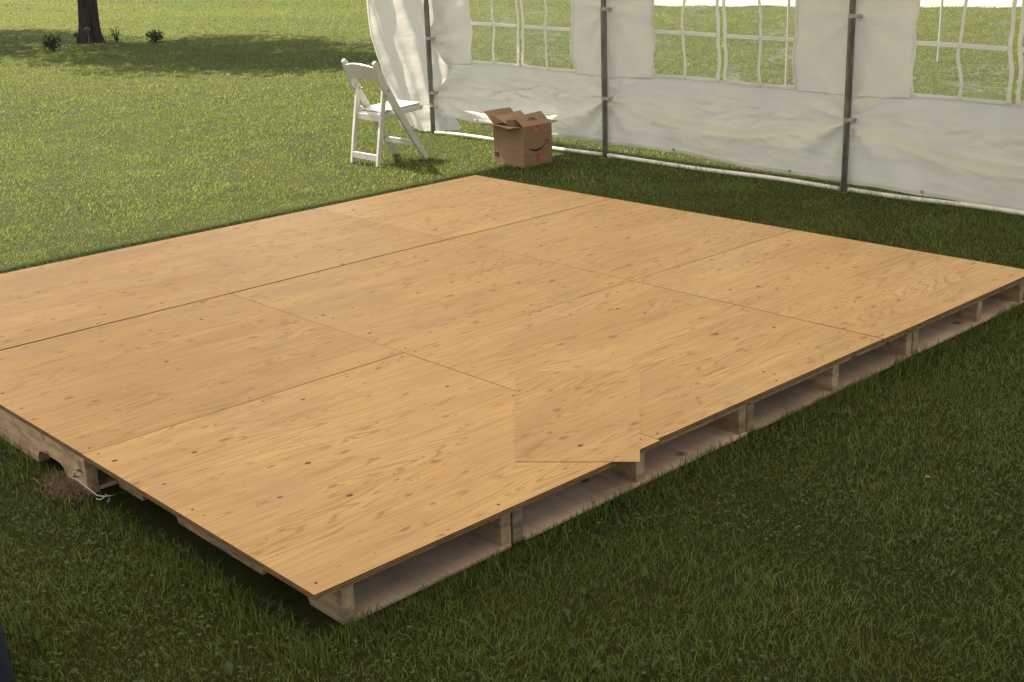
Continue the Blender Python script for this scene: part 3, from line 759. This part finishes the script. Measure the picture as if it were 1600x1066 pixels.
# ---------------------------------------------------------------- trees
def leaf_cloud(name, centers, size, mat, parent=None, loc=(0, 0, 0), thin=.5):
    n = len(centers)
    d = rng.normal(size=(n, 3)); d /= np.linalg.norm(d, axis=1)[:, None]
    e = np.cross(d, rng.normal(size=(n, 3))); e /= np.linalg.norm(e, axis=1)[:, None]
    s = size*rng.uniform(.6, 1.3, n)[:, None]
    v = np.stack([centers-d*s, centers+e*s*thin, centers+d*s, centers-e*s*thin], 1).reshape(-1, 3)
    f = np.arange(n*4); o = fast_mesh(name, v, f, np.arange(0, n*4, 4), np.full(n, 4), mat, {'rnd': np.repeat(rng.random(n), 4)})
    o.location = loc
    if parent: o.parent = parent
    return o
def make_tree(x, y, r0, label, crown_c, crown_r, nclump, leafn, H=4.2, group=None, crown_shape=(1, 1, .6)):
    t = empty('tree', (x, y, GZ)); tag(t, label, 'tree', group)
    bm = bmesh.new(); N = 26; ring = 28; rings = []
    for i in range(N+1):
        f = i/N; zz_ = H*f**1.3
        rad = r0*(1-.45*f)+r0*.35*math.exp(-zz_/.12)
        cx = .05*math.sin(zz_*1.3)-.03*zz_*.4; cy = .04*math.sin(zz_*.9+1)
        row = []
        for q in range(ring):
            a = q/ring*2*math.pi; rr = rad*(1+.10*math.sin(a*5+zz_*.6)*math.exp(-zz_/.5)+.07*nz(math.cos(a)*2.5, math.sin(a)*2.5, zz_*1.3)+.035*math.sin(a*13+nz(zz_*2, a)*3))
            row.append(bm.verts.new((cx+rr*math.cos(a), cy+rr*math.sin(a), zz_)))
        rings.append(row)
    for a_, b_ in zip(rings, rings[1:]):
        for q in range(ring): bm.faces.new([a_[q], a_[(q+1) % ring], b_[(q+1) % ring], b_[q]])
    bm.faces.new(rings[-1])
    for q in range(7):
        a = q*.9+.3; z0 = H*(.62+.055*q); p0 = Vector((0, 0, z0)); L_ = crown_r*.75
        tube(bm, [p0, p0+Vector((math.cos(a)*L_*.4, math.sin(a)*L_*.4, L_*.25)), p0+Vector((math.cos(a)*L_, math.sin(a)*L_, L_*.42))], [r0*.36, r0*.24, r0*.07], 8)
    obj('trunk', bm, M_bark, t, smooth=True)
    cs = []
    for _ in range(nclump):
        d = rng.normal(size=3); d /= np.linalg.norm(d); rr = crown_r*(.35+.65*rng.random()**.5)
        c = np.array(crown_c)+d*rr*np.array(crown_shape)
        cs.append(c+rng.normal(size=(leafn, 3))*np.array([.42, .42, .28])*crown_r*.34)
    leaf_cloud('crown', np.concatenate(cs), .10, M_crown, t)
    return t
make_tree(8.10, 18.15, .17, 'dark barked tree standing on the far lawn among small plants', (-.3, .3, 5.6), 2.5, 60, 220, 4.4, None, (.85, 1.35, .6))
make_tree(6.0, 24.4, .2, 'leafy tree whose crown shades the lawn, standing just beyond the left edge', (.1, .2, 5.6), 2.8, 70, 220, 4.4, None, (.9, 1.4, .6))

# ---------------------------------------------------------------- small plants round the trunk
def shrub(x, y, w_, h_, label, group=None, n=420, leaf=.022, mat=None):
    t = empty('shrub', (x, y, GZ)); tag(t, label, 'plant', group)
    bm = bmesh.new()
    for q in range(7):
        a = q*.93; tube(bm, [(0, 0, 0), (math.cos(a)*w_*.2, math.sin(a)*w_*.2, h_*.45), (math.cos(a)*w_*.36, math.sin(a)*w_*.36, h_*.8)], [.006, .005, .002], 5)
    obj('stem', bm, M_shrub, t)
    u = rng.normal(size=(n, 3)); u /= np.linalg.norm(u, axis=1)[:, None]; u *= rng.random(n)[:, None]**.4
    lump = 1+.35*np.sin(u[:, :1]*9+x)*np.cos(u[:, 1:2]*7)
    c = u*np.array([w_/2, w_/2, h_/2])*lump+np.array([0, 0, h_*.5]); c[:, 2] = np.maximum(c[:, 2], .01)
    leaf_cloud('foliage', c, leaf, mat or M_shrub, t)
shrub(7.00, 17.2, .30, .26, 'dark low shrub on the lawn to the left of the tree trunk')
shrub(8.70, 17.1, .30, .19, 'dark rounded shrub on the lawn to the right of the tree trunk')
shrub(8.34, 17.75, .18, .26, 'loose leafy weed growing against the right side of the tree trunk', n=60, leaf=.022)
def umbel(x, y, h_, r_, mat, label):
    t = empty('umbel_plant', (x, y, GZ)); tag(t, label, 'plant')
    bm = bmesh.new(); tube(bm, [(0, 0, 0), (.006, 0, h_*.5), (0, 0, h_*.8)], [.012, .010, .008], 6)
    for q in range(9):
        a = q*.7; tube(bm, [(0, 0, h_*.78), (math.cos(a)*r_*.6, math.sin(a)*r_*.6, h_*.93), (math.cos(a)*r_*.9, math.sin(a)*r_*.9, h_)], [.006, .004, .003], 5)
    obj('stem', bm, mat, t)
    n = 160; a = rng.random(n)*6.283; rr = r_*rng.random(n)**.5
    leaf_cloud('flower_head', np.stack([rr*np.cos(a), rr*np.sin(a), h_+.03*(1-(rr/r_)**2)+.01*rng.random(n)], 1), .013, mat, t)
umbel(7.86, 17.75, .24, .055, M_drypetal, 'pale flat topped flower standing in front of the tree trunk')
umbel(7.80, 18.05, .14, .05, M_shrub, 'short dark flat topped plant at the left foot of the tree trunk')

# ---------------------------------------------------------------- added white sheet, tilted to catch sun, and added stakes behind the windows
bm = bmesh.new()
A_, B_ = Vector((17.7, 15.0, 0)), Vector((20.4, 3.5, 0)); dd = B_-A_; nn = Vector((-dd.y, dd.x, 0)).normalized()
def fpt(u, v, dz=0): p = A_+dd*u+nn*v*5; return (p.x, p.y, GZ+.0+dz+.9*v+.04*math.sin(u*31+v*5)*(1-v)+.05*math.sin(u*13+v*7)*v)
sheet(bm, lambda u, v: fpt(u, v), 80, 10); sheet(bm, lambda u, v: fpt(u, v, -.02), 80, 10)
tag(obj('white_sheet', bm, M_trim, None, smooth=True), 'added white sheet tilted to catch the sun on the far lawn, seen through the tops of the windows', 'white_sheet')
for (x, y, h_, lb) in ((9.09, 5.04, 1.15, 'slim white stake added for the pale streak seen in the middle window'), (11.7, 4.86, 1.15, 'slim white stake added for the pale streak seen in the right window')):
    bm = bmesh.new(); tube(bm, [(0, 0, 0), (.004, 0, h_*.5), (0, 0, h_-.03), (0, 0, h_)], [.013, .013, .013, .005], 10); o = obj('streak_stake', bm, M_whitepaint, None, (x, y, GZ)); tag(o, lb, 'stake', 'added white stakes')

# ---------------------------------------------------------------- grass
def vnoise(x, y, s, seed=0):
    """cheap smooth value noise"""
    X, Y = x*s, y*s; xi, yi = np.floor(X).astype(int), np.floor(Y).astype(int); fx, fy = X-xi, Y-yi
    fx, fy = fx*fx*(3-2*fx), fy*fy*(3-2*fy)
    h = lambda a, b: np.modf(np.abs(np.sin(a*127.1+b*311.7+seed*17.3)*43758.5453))[0]
    return (h(xi, yi)*(1-fx)+h(xi+1, yi)*fx)*(1-fy)+(h(xi, yi+1)*(1-fx)+h(xi+1, yi+1)*fx)*fy
def blades(n_per, r0, r1, hgt, wid, keep=True, amax=.62):
    area = amax*(r1*r1-r0*r0); n = int(n_per*area)
    r = np.sqrt(rng.random(n)*(r1*r1-r0*r0)+r0*r0); a = YAW+rng.uniform(-amax, amax, n)
    x = CX+r*np.cos(a); y = CY+r*np.sin(a)
    out = (x < np.where(y < 1.18, .030, -.008)) | (x > 3.70) | (y < -.006) | (y > 3.585)
    inb = (x > 4.54) & (x < 4.83) & (y > 4.02) & (y < 4.34)
    thin = vnoise(x, y, 5, 2)*.6+vnoise(x, y, 14, 5)*.4
    m_ = out & ~inb & (rng.random(n) < .35+1.1*thin)
    x, y, r = x[m_], y[m_], r[m_]; n = len(x)
    # no tall blade leaning through the platform
    hs = hgt*(.55+.75*vnoise(x, y, 3.3, 1))*rng.uniform(.55, 1.25, n)
    long_ = rng.random(n) < .02; hs[long_] *= 1.5
    dirn = vnoise(x, y, 6, 9)*9+rng.normal(size=n)*1.6
    lean = hs*np.clip(rng.normal(.85, .45, n), 0, 1.7)
    wv = wid*rng.uniform(.6, 1.3, n); fa = rng.random(n)*6.283
    lx, ly = np.cos(dirn)*lean, np.sin(dirn)*lean
    wx, wy = np.cos(fa)*wv/2, np.sin(fa)*wv/2
    z0 = np.full(n, GZ-.002)
    P = np.zeros((n, 5, 3))
    P[:, 0] = np.stack([x-wx, y-wy, z0], 1); P[:, 1] = np.stack([x+wx, y+wy, z0], 1)
    P[:, 2] = np.stack([x+lx*.30+wx*.85, y+ly*.30+wy*.85, z0+hs*.6], 1); P[:, 3] = np.stack([x+lx*.30-wx*.85, y+ly*.30-wy*.85, z0+hs*.6], 1)
    P[:, 4] = np.stack([x+lx, y+ly, z0+hs*.92], 1)
    # keep blades out of the platform's own volume
    ins = (P[:, 4, 0] > np.where(P[:, 4, 1] < 1.2, .080, .002)) & (P[:, 4, 0] < 3.69) & (P[:, 4, 1] > .010) & (P[:, 4, 1] < 3.575)
    P = P[~ins]; n = len(P)
    rn = np.clip(rng.random(n)**1.25*.80+.24*vnoise(P[:, 0, 0], P[:, 0, 1], 4, 3)-.02, 0, 1)
    st = rng.random(n) < .018; rn[~st] = np.minimum(rn[~st], .94); rn[st] = .985
    return P, rn
Ps, Rs = [], []
for args in ((13000, .9, 3.2, .026, .0022), (11000, 3.2, 5.2, .024, .0023), (7800, 5.2, 8, .023, .0026), (3200, 8, 13, .026, .0042), (1000, 13, 21, .028, .0075), (360, 21, 33, .028, .012), (110, 33, 52, .030, .022)):
    P, rn = blades(*args); Ps.append(P); Rs.append(rn)
# longer uncut grass along the edges of the platform
def edge_blades(n, fx, fy):
    global blades
    x, y = fx(rng.random(n), rng.random(n)), fy(rng.random(n), rng.random(n))
    keep = vnoise(x, y, 4, 6)*.6+vnoise(x, y, 17, 3)*.4 > rng.random(n)*.75
    x, y = x[keep], y[keep]; n = len(x); h = .046*rng.uniform(.4, 1.3, n)*(.6+.7*vnoise(x, y, 7, 4)); d = rng.random(n)*6.283
    l = h*np.clip(rng.normal(.4, .3, n), 0, 1); fa = rng.random(n)*6.283; wv = .0025*rng.uniform(.6, 1.3, n); wx, wy = np.cos(fa)*wv/2, np.sin(fa)*wv/2
    lx, ly = np.cos(d)*l, np.sin(d)*l; P = np.zeros((n, 5, 3)); z0 = np.full(n, GZ-.002)
    P[:, 0] = np.stack([x-wx, y-wy, z0], 1); P[:, 1] = np.stack([x+wx, y+wy, z0], 1)
    P[:, 2] = np.stack([x+lx*.3+wx*.85, y+ly*.3+wy*.85, z0+h*.6], 1); P[:, 3] = np.stack([x+lx*.3-wx*.85, y+ly*.3-wy*.85, z0+h*.6], 1); P[:, 4] = np.stack([x+lx, y+ly, z0+h*.95], 1)
    t = P[:, 4]; ins = (t[:, 0] > np.where(t[:, 1] < 1.2, .080, .002)) & (t[:, 0] < 3.69) & (t[:, 1] > .010) & (t[:, 1] < 3.575)
    return P[~ins], np.clip(rng.random((~ins).sum())**1.2*.88, 0, .93)
for q in ((5200, lambda a, b: -.1+3.9*a, lambda a, b: -.004-.10*a*b), (900, lambda a, b: -.02-.12*a*b, lambda a, b: -.1+1.28*a), (1500, lambda a, b: -.006-.12*a*b, lambda a, b: 1.15+2.5*a), (5000, lambda a, b: 5.15+.13*(a-.5), lambda a, b: -.5+6.3*a)):
    P, rn = edge_blades(*q); Ps.append(P); Rs.append(rn)
P = np.concatenate(Ps); rn = np.concatenate(Rs); n = len(P)
base = np.arange(n)[:, None]*5
ff = np.concatenate([base+np.array([[0, 1, 2, 3]]), base+np.array([[3, 2, 4]])], 1).ravel()
ls = (np.arange(n)[:, None]*7+np.array([[0, 4]])).ravel(); lt = np.tile([4, 3], n)
g = fast_mesh('grass', P.reshape(-1, 3), ff, ls, lt, M_grass, {'rnd': np.repeat(rn, 5), 'tip': np.tile([0, 0, .5, .5, 1], n)})
tag(g, 'green lawn grass blades', None, None, 'stuff')
print('blades', n)

# clover and broad leaved weeds between the blades
def weeds(n, r0, r1, size, cl):
    r = np.sqrt(rng.random(n)*(r1*r1-r0*r0)+r0*r0); a = YAW+rng.uniform(-.6, .6, n)
    x = CX+r*np.cos(a); y = CY+r*np.sin(a)
    m_ = ((x < -.04) | (x > 3.74) | (y < -.05) | (y > 3.62)) & (vnoise(x, y, 2.2, 8) > cl)
    V, F, LS, LT, A = [], [], [], [], []
    for x_, y_ in zip(x[m_], y[m_]):
        z_ = GZ+random.uniform(.015, .04); s = size*random.uniform(.6, 1.3); a0 = random.random()*6.28; rv = random.random()
        for q in range(3):
            aa = a0+q*2.094; c = np.array([x_+math.cos(aa)*s*.8, y_+math.sin(aa)*s*.8, z_]); tl = random.uniform(-.4, .4)
            st = len(V)
            for p in range(7):
                b = p/7*6.283; V.append(c+np.array([math.cos(b)*s*.75, math.sin(b)*s*.75, math.cos(b-aa)*s*tl])); A.append(rv)
            LS.append(len(F)); LT.append(7); F += list(range(st, st+7))
    return V, F, LS, LT, A
V, F, LS, LT, A = weeds(11000, .9, 4.6, .0036, .46)
o = fast_mesh('clover', np.array(V), np.array(F), np.array(LS), np.array(LT), M_leaf, {'rnd': np.array(A)}); tag(o, 'clover leaves scattered through the lawn', None, None, 'stuff')
# broad leaf rosettes
V, F, LS, LT, A = [], [], [], [], []
for _ in range(60):
    r = random.uniform(1.2, 5); a = YAW+random.uniform(-.55, .55); x_, y_ = CX+r*math.cos(a), CY+r*math.sin(a)
    if -.08 < x_ < 3.8 and -.10 < y_ < 3.7: continue
    for q in range(random.randint(3, 6)):
        aa = random.random()*6.28; L_ = random.uniform(.014, .030); wl_ = L_*random.uniform(.22, .36); rv = random.random(); st = len(V)
        for (t, s_) in ((0, .1), (.35, 1), (.7, .9), (1, .05), (.7, -.9), (.35, -1)):
            V.append(np.array([x_+math.cos(aa)*L_*t-math.sin(aa)*wl_*s_, y_+math.sin(aa)*L_*t+math.cos(aa)*wl_*s_, GZ+.012+.045*t*(1.5-t)])); A.append(rv)
        LS.append(len(F)); LT.append(6); F += list(range(st, st+6))
o = fast_mesh('broadleaf_weeds', np.array(V), np.array(F), np.array(LS), np.array(LT), M_leaf, {'rnd': np.array(A)}); tag(o, 'broad leaved weeds low in the lawn', None, None, 'stuff')
# heap of dead grass beside the hook
c = np.stack([rng.normal(-.035, .028, 800), rng.normal(1.30, .055, 800), GZ+.012+np.abs(rng.normal(0, .007, 800))], 1)
o = leaf_cloud('dead_grass', c, .016, M_straw, thin=.09); tag(o, 'heap of dry dead grass beside the left edge of the platform', None, None, 'stuff')
# a few tiny white petals on the lawn
for i, (x_, y_, lb) in enumerate(((6.45, 11.1, 'tiny white petal on the sunlit lawn nearest the white folding chair'), (5.75, 13.6, 'tiny white petal on the sunlit lawn below the tree'), (1.72, -.62, 'tiny white petal in the dark grass in front of the platform'))):
    bm = bmesh.new(); s = (.022, .02, .007)[i]
    for q in range(5):
        a = q*1.2566; vs = [bm.verts.new((math.cos(a+d_)*s*k_, math.sin(a+d_)*s*k_, .0+.3*s*k_)) for d_, k_ in ((0, .15), (-.4, .8), (0, 1.1), (.4, .8))]; bm.faces.new(vs)
    o = obj('petal', bm, M_petal, None, (x_, y_, GZ+.045)); tag(o, lb, 'petal')
